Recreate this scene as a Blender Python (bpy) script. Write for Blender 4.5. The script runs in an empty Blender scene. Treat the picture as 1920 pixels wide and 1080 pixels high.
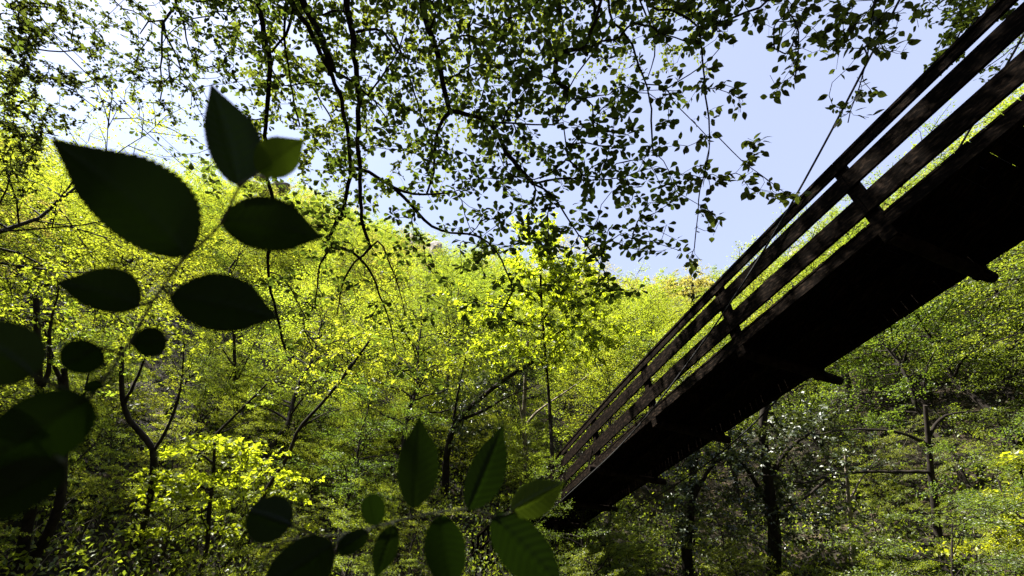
import bpy, math, random
import numpy as np
from mathutils import Vector

SEED = 7
rnd = random.Random(SEED)
rng = np.random.default_rng(SEED)
C = bpy.context.scene.collection
R = math.radians

# ------------------------------------------------------------------ camera model
F, PIT = 850.0, R(40.0)
CAM = np.array([0.0, 0.0, 1.2])
CP, SP = math.cos(PIT), math.sin(PIT)

def ray(px, py):
    a = (px - 960.0) / F
    b = (540.0 - py) / F
    return np.array([a, CP - b * SP, SP + b * CP])

def at(px, py, d):
    """point seen at photo position (px,py), d metres along the viewing axis"""
    return CAM + ray(px, py) * d

# ------------------------------------------------------------------ terrain
_AZ = np.array([-180, -120, -82, -60, -52, -35, -10, 11, 27, 57, 68, 85, 110, 150, 180.])
_R0 = np.array([5, 7, 11, 12.5, 13, 13, 12.8, 12.8, 14, 14.5, 13.5, 11, 6, 4.5, 5.])
_SL = np.array([.75, .75, .74, .73, .86, 1.15, 1.07, .93, .80, .84, .85, .84, .82, .75, .75])
_R1 = np.array([30, 32, 60, 72, 75, 75, 75, 75, 75, 72, 70, 55, 32, 30, 30.])

def vnoise(x, y, s):
    x = np.asarray(x) / s; y = np.asarray(y) / s
    return (np.sin(1.7 * x + 1.3) * np.cos(1.9 * y - .4) + .6 * np.sin(3.1 * x - 2.2 * y + .7)
            + .5 * np.cos(2.7 * y + 2.9 * x + 2.1) + .3 * np.sin(6.1 * x + 1) * np.sin(5.3 * y + 2)) / 2.4

def height(x, y):
    x = np.asarray(x, float); y = np.asarray(y, float)
    az = np.degrees(np.arctan2(x, y)); r = np.hypot(x, y)
    r0 = np.interp(az, _AZ, _R0); sl = np.interp(az, _AZ, _SL); r1 = np.interp(az, _AZ, _R1)
    u = r - r0
    sp = np.where(u > 8, u, np.log1p(np.exp(np.clip(u, -30, 8) * 1.4)) / 1.4)
    top = r1 - r0
    z = sl * np.where(sp < top, sp, top + (sp - top) * .12)
    k = np.clip(u / 14, 0, 1)
    z = z + k * (2.2 * vnoise(x, y, 9.) + .7 * vnoise(x + 30, y, 3.1)) + .08 * vnoise(x, y, 1.3)
    return z

def hit(px, py):
    d = ray(px, py); d = d / np.linalg.norm(d)
    s = np.arange(4, 160, .1)
    P = CAM + s[:, None] * d
    below = P[:, 2] < height(P[:, 0], P[:, 1])
    i = np.argmax(below)
    if not below[i]: return None
    return P[i]

# ------------------------------------------------------------------ mesh helpers
class MB:
    """collects vertices, faces and a material slot per face for ONE mesh object"""
    def __init__(s): s.v = []; s.f = []; s.n = 0
    def add(s, v, f, m=0):
        v = np.asarray(v, np.float32).reshape(-1, 3); f = np.asarray(f, np.int32)
        if len(f) == 0: return
        s.v.append(v); s.f.append((f + s.n, m)); s.n += len(v)
    def mesh(s, name, mats, smooth=True):
        me = bpy.data.meshes.new(name)
        v = np.concatenate(s.v)
        me.vertices.add(len(v)); me.vertices.foreach_set('co', v.ravel())
        loops = np.concatenate([f.ravel() for f, m in s.f])
        tot = np.concatenate([np.full(len(f), f.shape[1], np.int32) for f, m in s.f])
        mi = np.concatenate([np.full(len(f), m, np.int32) for f, m in s.f])
        start = np.concatenate([[0], np.cumsum(tot)[:-1]]).astype(np.int32)
        me.loops.add(len(loops)); me.loops.foreach_set('vertex_index', loops.astype(np.int32))
        me.polygons.add(len(tot)); me.polygons.foreach_set('loop_start', start)
        me.polygons.foreach_set('material_index', mi)
        me.polygons.foreach_set('use_smooth', np.full(len(tot), bool(smooth)))
        for m in (mats if isinstance(mats, (list, tuple)) else [mats]): me.materials.append(m)
        me.update(calc_edges=True); me.validate()
        return me
    def build(s, name, mats, parent=None, smooth=True):
        o = bpy.data.objects.new(name, s.mesh(name, mats, smooth)); C.objects.link(o)
        if parent is not None: o.parent = parent
        return o

def tube(mb, pts, rad, sides=6, m=0, cap=True):
    pts = np.asarray(pts, float); n = len(pts)
    rad = np.broadcast_to(np.asarray(rad, float), (n,))
    t = np.gradient(pts, axis=0); t /= np.linalg.norm(t, axis=1)[:, None] + 1e-9
    ref = np.array([0, 0, 1.]) if abs(t[:, 2]).mean() < .8 else np.array([1., 0, 0])
    a = np.cross(t, ref); a /= np.linalg.norm(a, axis=1)[:, None] + 1e-9
    b = np.cross(t, a)
    th = np.arange(sides) * 2 * math.pi / sides
    v = pts[:, None] + rad[:, None, None] * (a[:, None] * np.cos(th)[None, :, None] + b[:, None] * np.sin(th)[None, :, None])
    i = np.arange(n - 1)[:, None] * sides; j = np.arange(sides)[None]; k = (j + 1) % sides
    f = np.stack([i + j, i + k, i + sides + k, i + sides + j], -1).reshape(-1, 4)
    mb.add(v.reshape(-1, 3), f, m)
    if cap and sides >= 5:
        mb.add(v[0], [list(range(sides))[::-1]], m); mb.add(v[-1], [list(range(sides))], m)

def resample(pts, step):
    pts = np.asarray(pts, float)
    # Catmull-Rom through the points, then even steps
    P = np.vstack([2 * pts[0] - pts[1], pts, 2 * pts[-1] - pts[-2]])
    out = []
    for i in range(1, len(P) - 2):
        for u in np.linspace(0, 1, 10, endpoint=False):
            p0, p1, p2, p3 = P[i - 1], P[i], P[i + 1], P[i + 2]
            out.append(.5 * (2 * p1 + (p2 - p0) * u + (2 * p0 - 5 * p1 + 4 * p2 - p3) * u * u + (3 * p1 - p0 - 3 * p2 + p3) * u ** 3))
    out.append(pts[-1]); out = np.array(out)
    s = np.concatenate([[0], np.cumsum(np.linalg.norm(np.diff(out, axis=0), axis=1))])
    n = max(2, int(s[-1] / step) + 1)
    q = np.linspace(0, s[-1], n)
    return np.stack([np.interp(q, s, out[:, k]) for k in range(out.shape[1])], 1)

def unit(v): return v / (np.linalg.norm(v, axis=-1, keepdims=True) + 1e-9)

def leaves_kite(mb, P, D, N, L, W, m=0):
    """P base points, D leaf directions, N leaf normals: one four-cornered leaf each"""
    S = unit(np.cross(D, N)); L = L[:, None]; W = W[:, None]
    v = np.stack([P, P + D * L * .45 + S * W * .5 + N * W * .12, P + D * L - N * L * .06, P + D * L * .45 - S * W * .5 + N * W * .12], 1)
    f = np.arange(len(P))[:, None] * 4 + np.arange(4)[None]
    mb.add(v.reshape(-1, 3), f, m)

def leaves_full(mb, P, D, N, L, W, shape, m=0):
    """leaves with a curved outline, a folded midrib and a short stalk"""
    S = unit(np.cross(D, N))
    us, ws = shape
    k = len(us)
    L = L[:, None]; W = W[:, None]
    curl = .10 * (rng.random((len(P), 1)) - .2)
    vs = []
    for u, w in zip(us, ws):
        c = P + D * L * u - N * L * curl * u * u * 2
        vs += [c, c + S * W * w * .5 + N * W * w * .10, c - S * W * w * .5 + N * W * w * .10]
    v = np.stack(vs, 1)
    b = np.arange(len(P))[:, None, None] * (3 * k)
    q = []
    for i in range(k - 1):
        a, c = 3 * i, 3 * i + 3
        q += [[a, c, c + 1, a + 1], [a + 2, c + 2, c, a]]
    f = (b + np.array(q)[None]).reshape(-1, 4)
    mb.add(v.reshape(-1, 3), f, m)

OBOVATE = ([0, .12, .35, .58, .78, .92, 1.0], [.02, .05, .42, .86, 1.0, .66, .06])
OVATE = ([0, .08, .25, .45, .65, .82, .93, 1.0], [.02, .35, .88, 1.0, .80, .42, .12, .02])
ELLIPT = ([0, .10, .3, .5, .7, .88, 1.0], [.02, .30, .82, 1.0, .85, .45, .04])

# ------------------------------------------------------------------ materials
def newmat(name):
    m = bpy.data.materials.new(name); m.use_nodes = True
    nt = m.node_tree; nt.nodes.clear()
    return m, nt, nt.nodes.new, nt.links.new

def leaf_mat(name, refl, trans, tfac=.5, gloss=.035, rough=.5, var=.35, hue=.012):
    m, nt, N, L = newmat(name)
    out = N('ShaderNodeOutputMaterial'); geo = N('ShaderNodeNewGeometry'); oi = N('ShaderNodeObjectInfo')
    mr = N('ShaderNodeMapRange'); mr.inputs['To Min'].default_value = 1 - var; mr.inputs['To Max'].default_value = 1 + var
    L(geo.outputs['Random Per Island'], mr.inputs['Value'])
    mo = N('ShaderNodeMapRange'); mo.inputs['To Min'].default_value = .5 - hue; mo.inputs['To Max'].default_value = .5 + hue
    L(oi.outputs['Random'], mo.inputs['Value'])
    sh = []
    for c, kind in ((refl, 'ShaderNodeBsdfDiffuse'), (trans, 'ShaderNodeBsdfTranslucent')):
        hs = N('ShaderNodeHueSaturation'); hs.inputs['Color'].default_value = (*c, 1)
        L(mr.outputs[0], hs.inputs['Value']); L(mo.outputs[0], hs.inputs['Hue'])
        b = N(kind); L(hs.outputs[0], b.inputs['Color']); sh.append(b)
    mx = N('ShaderNodeMixShader'); mx.inputs[0].default_value = tfac
    L(sh[0].outputs[0], mx.inputs[1]); L(sh[1].outputs[0], mx.inputs[2])
    gl = N('ShaderNodeBsdfGlossy'); gl.inputs['Roughness'].default_value = rough; gl.inputs['Color'].default_value = (1, 1, 1, 1)
    m2 = N('ShaderNodeMixShader'); m2.inputs[0].default_value = gloss
    L(mx.outputs[0], m2.inputs[1]); L(gl.outputs[0], m2.inputs[2]); L(m2.outputs[0], out.inputs['Surface'])
    return m

def noise_mat(name, c1, c2, scale=8., rough=.9, bump=.3, stretch=(1, 1, 1), c3=None, spec=.2, detail=6):
    m, nt, N, L = newmat(name)
    out = N('ShaderNodeOutputMaterial'); p = N('ShaderNodeBsdfPrincipled')
    tc = N('ShaderNodeTexCoord'); mp = N('ShaderNodeMapping'); mp.inputs['Scale'].default_value = stretch
    no = N('ShaderNodeTexNoise'); no.inputs['Scale'].default_value = scale; no.inputs['Detail'].default_value = detail
    cr = N('ShaderNodeValToRGB'); e = cr.color_ramp.elements
    e[0].position = .32; e[0].color = (*c1, 1); e[1].position = .68; e[1].color = (*c2, 1)
    if c3: x = e.new(.52); x.color = (*c3, 1)
    L(tc.outputs['Object'], mp.inputs[0]); L(mp.outputs[0], no.inputs['Vector']); L(no.outputs['Fac'], cr.inputs[0])
    L(cr.outputs[0], p.inputs['Base Color'])
    p.inputs['Roughness'].default_value = rough; p.inputs['Specular IOR Level'].default_value = spec
    bp = N('ShaderNodeBump'); bp.inputs['Strength'].default_value = bump; bp.inputs['Distance'].default_value = .02
    L(no.outputs['Fac'], bp.inputs['Height']); L(bp.outputs[0], p.inputs['Normal'])
    L(p.outputs[0], out.inputs['Surface'])
    return m

M = {}
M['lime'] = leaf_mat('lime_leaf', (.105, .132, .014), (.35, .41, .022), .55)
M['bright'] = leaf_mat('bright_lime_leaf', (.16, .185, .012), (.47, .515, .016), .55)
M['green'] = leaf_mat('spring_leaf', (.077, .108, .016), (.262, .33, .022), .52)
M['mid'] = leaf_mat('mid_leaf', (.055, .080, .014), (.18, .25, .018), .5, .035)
M['ivy'] = leaf_mat('ivy_leaf', (.030, .045, .014), (.06, .08, .012), .30, .06, .45)
M['pale'] = leaf_mat('pale_leaf', (.17, .16, .035), (.40, .36, .06), .5)
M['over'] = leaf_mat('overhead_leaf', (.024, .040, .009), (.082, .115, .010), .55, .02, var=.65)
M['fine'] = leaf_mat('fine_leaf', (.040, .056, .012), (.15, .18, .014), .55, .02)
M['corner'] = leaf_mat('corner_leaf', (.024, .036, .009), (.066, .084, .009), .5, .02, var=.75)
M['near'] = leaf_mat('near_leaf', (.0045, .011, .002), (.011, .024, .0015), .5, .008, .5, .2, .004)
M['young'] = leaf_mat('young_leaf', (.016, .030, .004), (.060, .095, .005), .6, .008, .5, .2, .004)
M['stem'] = noise_mat('sprig_stem', (.020, .024, .010), (.05, .055, .022), 60, .7, .1)
M['bark'] = noise_mat('dark_bark', (.007, .0055, .004), (.026, .020, .015), 9, .95, .5, (1, 1, .25))
M['darkbark'] = noise_mat('black_bark', (.004, .003, .0025), (.014, .011, .008), 9, .95, .5, (1, 1, .25), spec=.05)
M['palebark'] = noise_mat('pale_bark', (.10, .085, .065), (.26, .22, .17), 7, .9, .4, (1, 1, .3))
M['twig'] = noise_mat('twig_bark', (.007, .0055, .004), (.018, .014, .010), 20, .95, .2)
M['wood'] = noise_mat('weathered_dark_wood', (.0015, .0011, .0009), (.017, .0115, .008), 5, .9, .5, (7, 1, 7), (.004, .0028, .002), spec=.02)
M['log'] = noise_mat('log_wood', (.003, .002, .0015), (.018, .013, .010), 10, .95, .5, spec=.04)
M['steel'] = noise_mat('steel_cable', (.012, .012, .012), (.04, .04, .04), 40, .8, .1, spec=.1)
M['rock'] = noise_mat('grey_rock', (.13, .115, .10), (.42, .38, .34), 1.6, .95, .9, (1, 1, .6), (.26, .235, .21))
M['darkrock'] = noise_mat('brown_rock', (.05, .042, .035), (.20, .17, .14), 1.6, .95, .9, (1, 1, .6))
M['soil'] = noise_mat('leaf_litter', (.004, .003, .002), (.050, .036, .023), 2.6, .97, 1.0, c3=(.012, .010, .006), detail=10)

# ------------------------------------------------------------------ object helpers
def tag(o, label=None, cat=None, group=None, kind=None):
    if label: o['label'] = label
    if cat: o['category'] = cat
    if group: o['group'] = group
    if kind: o['kind'] = kind
    return o

def empty(name, loc, label, cat, group=None):
    o = bpy.data.objects.new(name, None); C.objects.link(o); o.location = loc
    o.empty_display_size = .2
    return tag(o, label, cat, group)

def shift(mb, off):
    off = np.asarray(off, np.float32)
    mb.v = [v - off for v in mb.v]
    return mb

# ------------------------------------------------------------------ ground sheet
def make_ground():
    na = 220
    rs = np.concatenate([np.linspace(.6, 20, 44), np.geomspace(20.6, 170, 70)])
    az = np.linspace(-math.pi, math.pi, na, endpoint=False)
    A, Rr = np.meshgrid(az, rs)
    x = Rr * np.sin(A); y = Rr * np.cos(A); z = height(x, y)
    n = len(rs)
    v = np.stack([x, y, z], -1).reshape(-1, 3)
    i = np.arange(n - 1)[:, None] * na; j = np.arange(na)[None]; k = (j + 1) % na
    f = np.stack([i + j, i + na + j, i + na + k, i + k], -1).reshape(-1, 4)[:, ::-1]
    mb = MB(); mb.add(v, f)
    mb.add(np.vstack([v[:na], [[0, 0, float(height(0, 0))]]]), [[q, (q + 1) % na, na] for q in range(na)])
    o = mb.build('ground', M['soil']); tag(o, 'steep wooded gorge slope covered in brown leaf litter', None, None, 'structure')
make_ground()

# ------------------------------------------------------------------ forest tree templates
def gen_tree(seed, H, Rc, nprim, nleaf, lsize, base=.28, up=.55, trunk_r=.09, bend=.5, nsec=6, droop=.25, thin=1.0, tilt=.7):
    r = np.random.default_rng(seed)
    wood, twig, crown = MB(), MB(), MB()
    n = 10
    h = np.linspace(-.6, H * .95, n)
    ph = r.random(4) * 6.28
    tx = bend * (np.sin(h / H * 3 + ph[0]) - math.sin(ph[0])) + .12 * np.sin(h * 2.1 + ph[1])
    ty = bend * (np.sin(h / H * 2.6 + ph[2]) - math.sin(ph[2])) + .12 * np.sin(h * 1.8 + ph[3])
    T = np.stack([tx, ty, h], 1)
    tr = trunk_r * (1 - .88 * np.clip(h / H, 0, 1)) + .006
    tube(wood, T, tr, 7)
    LP, LD, LN = [], [], []
    per = max(3, int(nleaf / (nprim * (nsec + 1))))
    for i in range(nprim):
        u = base + (.97 - base) * (i + r.random() * .8) / nprim
        z = u * H
        p0 = np.array([np.interp(z, h, tx), np.interp(z, h, ty), z])
        a = i * 2.4 + r.normal() * .5
        prof = math.sin(math.pi * min(1, max(.12, (1.12 - u) / (1.12 - base)) ** .75) * .78) + .12
        ln = Rc * prof * r.uniform(.65, 1.2)
        d = np.array([math.cos(a), math.sin(a), 0])
        s = np.linspace(0, 1, 6)
        side = np.array([-d[1], d[0], 0]) * r.normal() * .18
        pl = p0 + s[:, None] * d * ln + (s ** 2)[:, None] * side * ln
        pl[:, 2] += ln * (up * r.uniform(.6, 1.3) * s - droop * s ** 2.4)
        pl[1:] += r.normal(size=(5, 3)) * ln * .025
        rb = max(.008, np.interp(z, h, tr) * .5)
        tube(wood, pl, rb * (1 - .85 * s) + .003, 4, cap=False)
        for k in range(nsec + 1):
            if k == nsec: q = pl[3:].copy(); d2 = unit(pl[-1] - pl[-3]); l2 = ln * .4; s0 = pl[-2]
            else:
                uu = .22 + .75 * (k + r.random()) / nsec
                s0 = np.array([np.interp(uu, s, pl[:, c]) for c in range(3)])
                sg = 1 if k % 2 else -1
                dd = unit(pl[-1] - pl[0]); ort = np.array([-dd[1], dd[0], 0]) * sg
                d2 = unit(dd * .7 + ort * r.uniform(.6, 1.2) + np.array([0, 0, r.normal() * .22 + .05]))
                l2 = ln * r.uniform(.28, .5) * (1.15 - .5 * uu)
            e = s0 + d2 * l2 + np.array([0, 0, -.12 * l2])
            mid = (s0 + e) / 2 + r.normal(size=3) * l2 * .06
            tube(twig, np.array([s0, mid, e]), np.array([.009, .006, .003]) * (1 + ln * .25), 3, cap=False)
            m_ = r.poisson(per * thin)
            w = r.random(m_) ** .8
            base_p = s0 + (e - s0) * w[:, None] + r.normal(size=(m_, 3)) * np.array([.14, .14, .06]) * l2 ** .7
            sd = np.cross(d2, [0, 0, 1.]); sd = unit(sd)
            LD.append(unit(d2 + sd * r.normal(size=(m_, 1)) * .9 + r.normal(size=(m_, 3)) * .35 + np.array([0, 0, -.25])))
            LN.append(unit(np.array([0, 0, 1.]) + r.normal(size=(m_, 3)) * tilt)); LP.append(base_p)
    P = np.concatenate(LP); D = np.concatenate(LD); N_ = np.concatenate(LN)
    N_ = unit(N_ - D * np.sum(N_ * D, 1, keepdims=True))
    L_ = lsize * r.uniform(.6, 1.3, len(P)); W_ = L_ * r.uniform(.5, .7, len(P))
    leaves_kite(crown, P, D, N_, L_, W_)
    return wood, twig, crown

TEMPL = []
specs = [  # seed, H, Rc, nprim, nleaf, lsize
    (1, 9.0, 3.2, 26, 13500, .085), (2, 8.0, 3.0, 24, 12000, .08), (3, 10.0, 3.0, 28, 14000, .088), (4, 7.0, 2.8, 22, 10500, .08),
    (5, 9.5, 3.6, 26, 12000, .085), (6, 6.0, 2.6, 18, 8500, .078)]
for sp in specs:
    w, t, c = gen_tree(*sp, trunk_r=.05 + sp[1] * .007)
    TEMPL.append((sp[1], w.mesh('trunk', M['bark']), t, {}, c))
def w_add(t, c):
    return t.v, [(f + c.n, 1) for f, _ in t.f]
def crown_mesh(ti, mk):
    H, w, t, cache, c = TEMPL[ti]
    if mk not in cache:
        m_ = MB(); m_.v = c.v + w_add(t, c)[0]; m_.f = c.f + w_add(t, c)[1]
        cache[mk] = m_.mesh('crown', [M[mk], M['twig']], False)
    return cache[mk]

BARE = []
for sd in (31, 32):
    w, t, c = gen_tree(sd, 8, 2.6, 22, 900, .07, trunk_r=.08, nsec=7)
    m_ = MB(); m_.v = c.v + w_add(t, c)[0]; m_.f = c.f + w_add(t, c)[1]
    BARE.append((8, w.mesh('trunk', M['bark']), None, m_.mesh('crown', [M['pale'], M['twig']], False)))

def plant(name, ti, mk, x, y, s, rz, label, cat, group, lean=(0, 0), z=None, bare=False, bark=None):
    e = empty(name, (x, y, float(height(x, y)) if z is None else z), label, cat, group)
    e.rotation_euler = (lean[0], lean[1], rz); e.scale = (s, s, s)
    tm = BARE[ti] if bare else TEMPL[ti]
    for nm, me in (('trunk', tm[1]), ('crown', tm[3] if bare else crown_mesh(ti, mk))):
        o = bpy.data.objects.new(nm, me); C.objects.link(o); o.parent = e
        if nm == 'trunk' and bark:
            o.material_slots[0].link = 'OBJECT'; o.material_slots[0].material = M[bark]
    return e

# ------------------------------------------------------------------ forest on the slopes
HERO_KEEP = []     # (x, y, radius) kept free of random trees

def zone_text(az, rr):
    if az < -38: return ('on the left slope below the cables', 'left slope')
    if az < -8: return ('on the sunlit slope behind the hanging limbs', 'middle slope')
    if az < 16: return ('on the slope behind the far bridge end', 'slope behind the bridge end')
    if az < 40: return ('on the slope seen past the bridge railing', 'slope past the railing')
    return ('on the right slope under the bridge', 'right slope')

def forest():
    pts = []
    tries = 0
    far = MB()
    fart = [gen_tree(60 + i, h, rc, 14, nl, .19, nsec=4, trunk_r=.10, base=.18, tilt=.8) for i, (h, rc, nl) in enumerate([(8, 3.4, 2700), (7, 3.0, 2400), (9, 3.6, 2900), (6, 3.2, 2200)])]
    while tries < 40000:
        tries += 1
        az = rnd.uniform(-84, 84)
        rr = math.sqrt(rnd.uniform(12.5 ** 2, 92 ** 2))
        x, y = rr * math.sin(R(az)), rr * math.cos(R(az))
        sp = (2.1 if rr < 17.5 else 2.35 if az < 34 else 1.8) if rr < 26 else 2.2 if rr < 40 else 2.7
        if any((x - a) ** 2 + (y - b) ** 2 < (sp * sp if c is None else c * c) for a, b, c in pts + HERO_KEEP): continue
        if az < 34 and rr < 14.2: continue
        if rr > 40 and vnoise(x + 11, y - 5, 7.) > .62: continue     # clearings with rock and soil
        pts.append((x, y, None))
        s = rnd.uniform(.7, 1.15)
        tone = vnoise(x, y, 6.5) + rnd.uniform(-.35, .35)
        if rr < 37:
            zt, zg = zone_text(az, rr)
            low = rr < 17.5
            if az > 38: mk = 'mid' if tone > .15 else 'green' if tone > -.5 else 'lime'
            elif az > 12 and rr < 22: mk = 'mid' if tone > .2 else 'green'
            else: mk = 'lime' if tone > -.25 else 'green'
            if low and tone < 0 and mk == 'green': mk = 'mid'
            if rnd.random() < .14: mk = rnd.choice(('mid', 'pale', 'green'))
            word = {'pale': 'pale yellowish', 'lime': 'bright lime-green', 'green': 'fresh green', 'mid': 'deeper green'}[mk]
            band = 'at the foot of it' if rr < 20 else 'halfway up' if rr < 28 else 'high up'
            ti = rnd.randrange(6)
            if low: s *= rnd.uniform(.42, .75)
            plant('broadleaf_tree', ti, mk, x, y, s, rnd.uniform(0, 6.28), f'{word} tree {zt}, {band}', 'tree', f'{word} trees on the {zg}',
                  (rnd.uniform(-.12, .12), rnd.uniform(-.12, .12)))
        else:
            w, t, c = fart[rnd.randrange(4)]
            a = rnd.uniform(0, 6.28); ca, sa = math.cos(a), math.sin(a)
            Rm = np.array([[ca, -sa, 0], [sa, ca, 0], [0, 0, 1]]) * s
            off = np.array([x, y, float(height(x, y))])
            mk = 1 if tone > -.2 else 2
            if rr > 45 and rnd.random() < (.55 if 6 < az < 40 else .2): mk = 4  # paler leaves painted in for sunlit haze on the far centre-right slope
            for src, m in ((w, 0), (c, mk)):
                n0 = 0
                for v, (f, _) in zip(src.v, src.f):
                    far.add(v @ Rm.T + off, f - n0, m); n0 += len(v)
    k = 0
    for _try in range(1500):
        if k >= 125: break
        az = rnd.uniform(-58, 62) if k < 75 else rnd.uniform(-52, 4); rr = rnd.uniform(13.2, 17.5) + (2.5 if az > 36 else 0) + (rnd.uniform(2.5, 4.5) if k >= 75 else 0)
        x, y = rr * math.sin(R(az)), rr * math.cos(R(az))
        if any((x - a) ** 2 + (y - b) ** 2 < .55 for a, b, c in pts + HERO_KEEP): continue
        pts.append((x, y, None)); k += 1
        zt, zg = zone_text(az, rr)
        plant('sapling', rnd.choice((3, 5, 5)), 'lime' if rnd.random() < .6 else 'green', x, y, rnd.uniform(.22, .42) * (1.35 if k > 75 else 1), rnd.uniform(0, 6.28), f'small leafy sapling {zt}, near the foot', 'sapling', f'saplings at the foot of the {zg}', (rnd.uniform(-.2, .2), rnd.uniform(-.2, .2)))
    o = far.build('hillside_wood', [M['bark'], M['lime'], M['green'], M['mid'], M['pale']], smooth=False)
    tag(o, 'lime-green spring wood covering the upper slopes up to the skyline', 'wood', None, 'stuff')

def undergrowth():
    mb = MB(); n = 150000
    az = R(-80) + rng.random(n) * R(160); rr = np.sqrt(11.5 ** 2 + rng.random(n) * (48 ** 2 - 11.5 ** 2))
    rr = np.where(rng.random(n) < .45, 12 + rng.random(n) * 9, rr)
    x = rr * np.sin(az); y = rr * np.cos(az)
    keep = vnoise(x, y, 2.2) + .5 * rng.random(n) > -.15
    x, y = x[keep], y[keep]; n = len(x)
    z = height(x, y) + rng.random(n) ** 2 * .9
    P = np.stack([x, y, z], 1)
    D = unit(rng.normal(size=(n, 3)) + np.array([0, 0, .4])); N_ = unit(np.array([0, 0, 1.]) + rng.normal(size=(n, 3)) * .7)
    N_ = unit(N_ - D * np.sum(N_ * D, 1, keepdims=True))
    L_ = rng.uniform(.08, .17, n)
    half = n // 2
    leaves_kite(mb, P[:half], D[:half], N_[:half], L_[:half], L_[:half] * .6, 0)
    leaves_kite(mb, P[half:], D[half:], N_[half:], L_[half:], L_[half:] * .6, 1)
    # stems and dead stalks
    for i in range(900):
        a = R(rnd.uniform(-75, 75)); r_ = rnd.uniform(12, 24)
        p = np.array([r_ * math.sin(a), r_ * math.cos(a), 0]); p[2] = float(height(p[0], p[1])) - .05
        d = np.array([rnd.gauss(0, .5), rnd.gauss(0, .5), rnd.uniform(.5, 1.6)])
        tube(mb, np.array([p, p + d * .5 + rng.normal(size=3) * .06, p + d]), [.012, .008, .003], 3, 2, False)
    o = mb.build('undergrowth', [M['lime'], M['green'], M['palebark']], smooth=False)
    tag(o, 'low leafy undergrowth and dead stalks on the forest floor', 'undergrowth', None, 'stuff')

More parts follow.
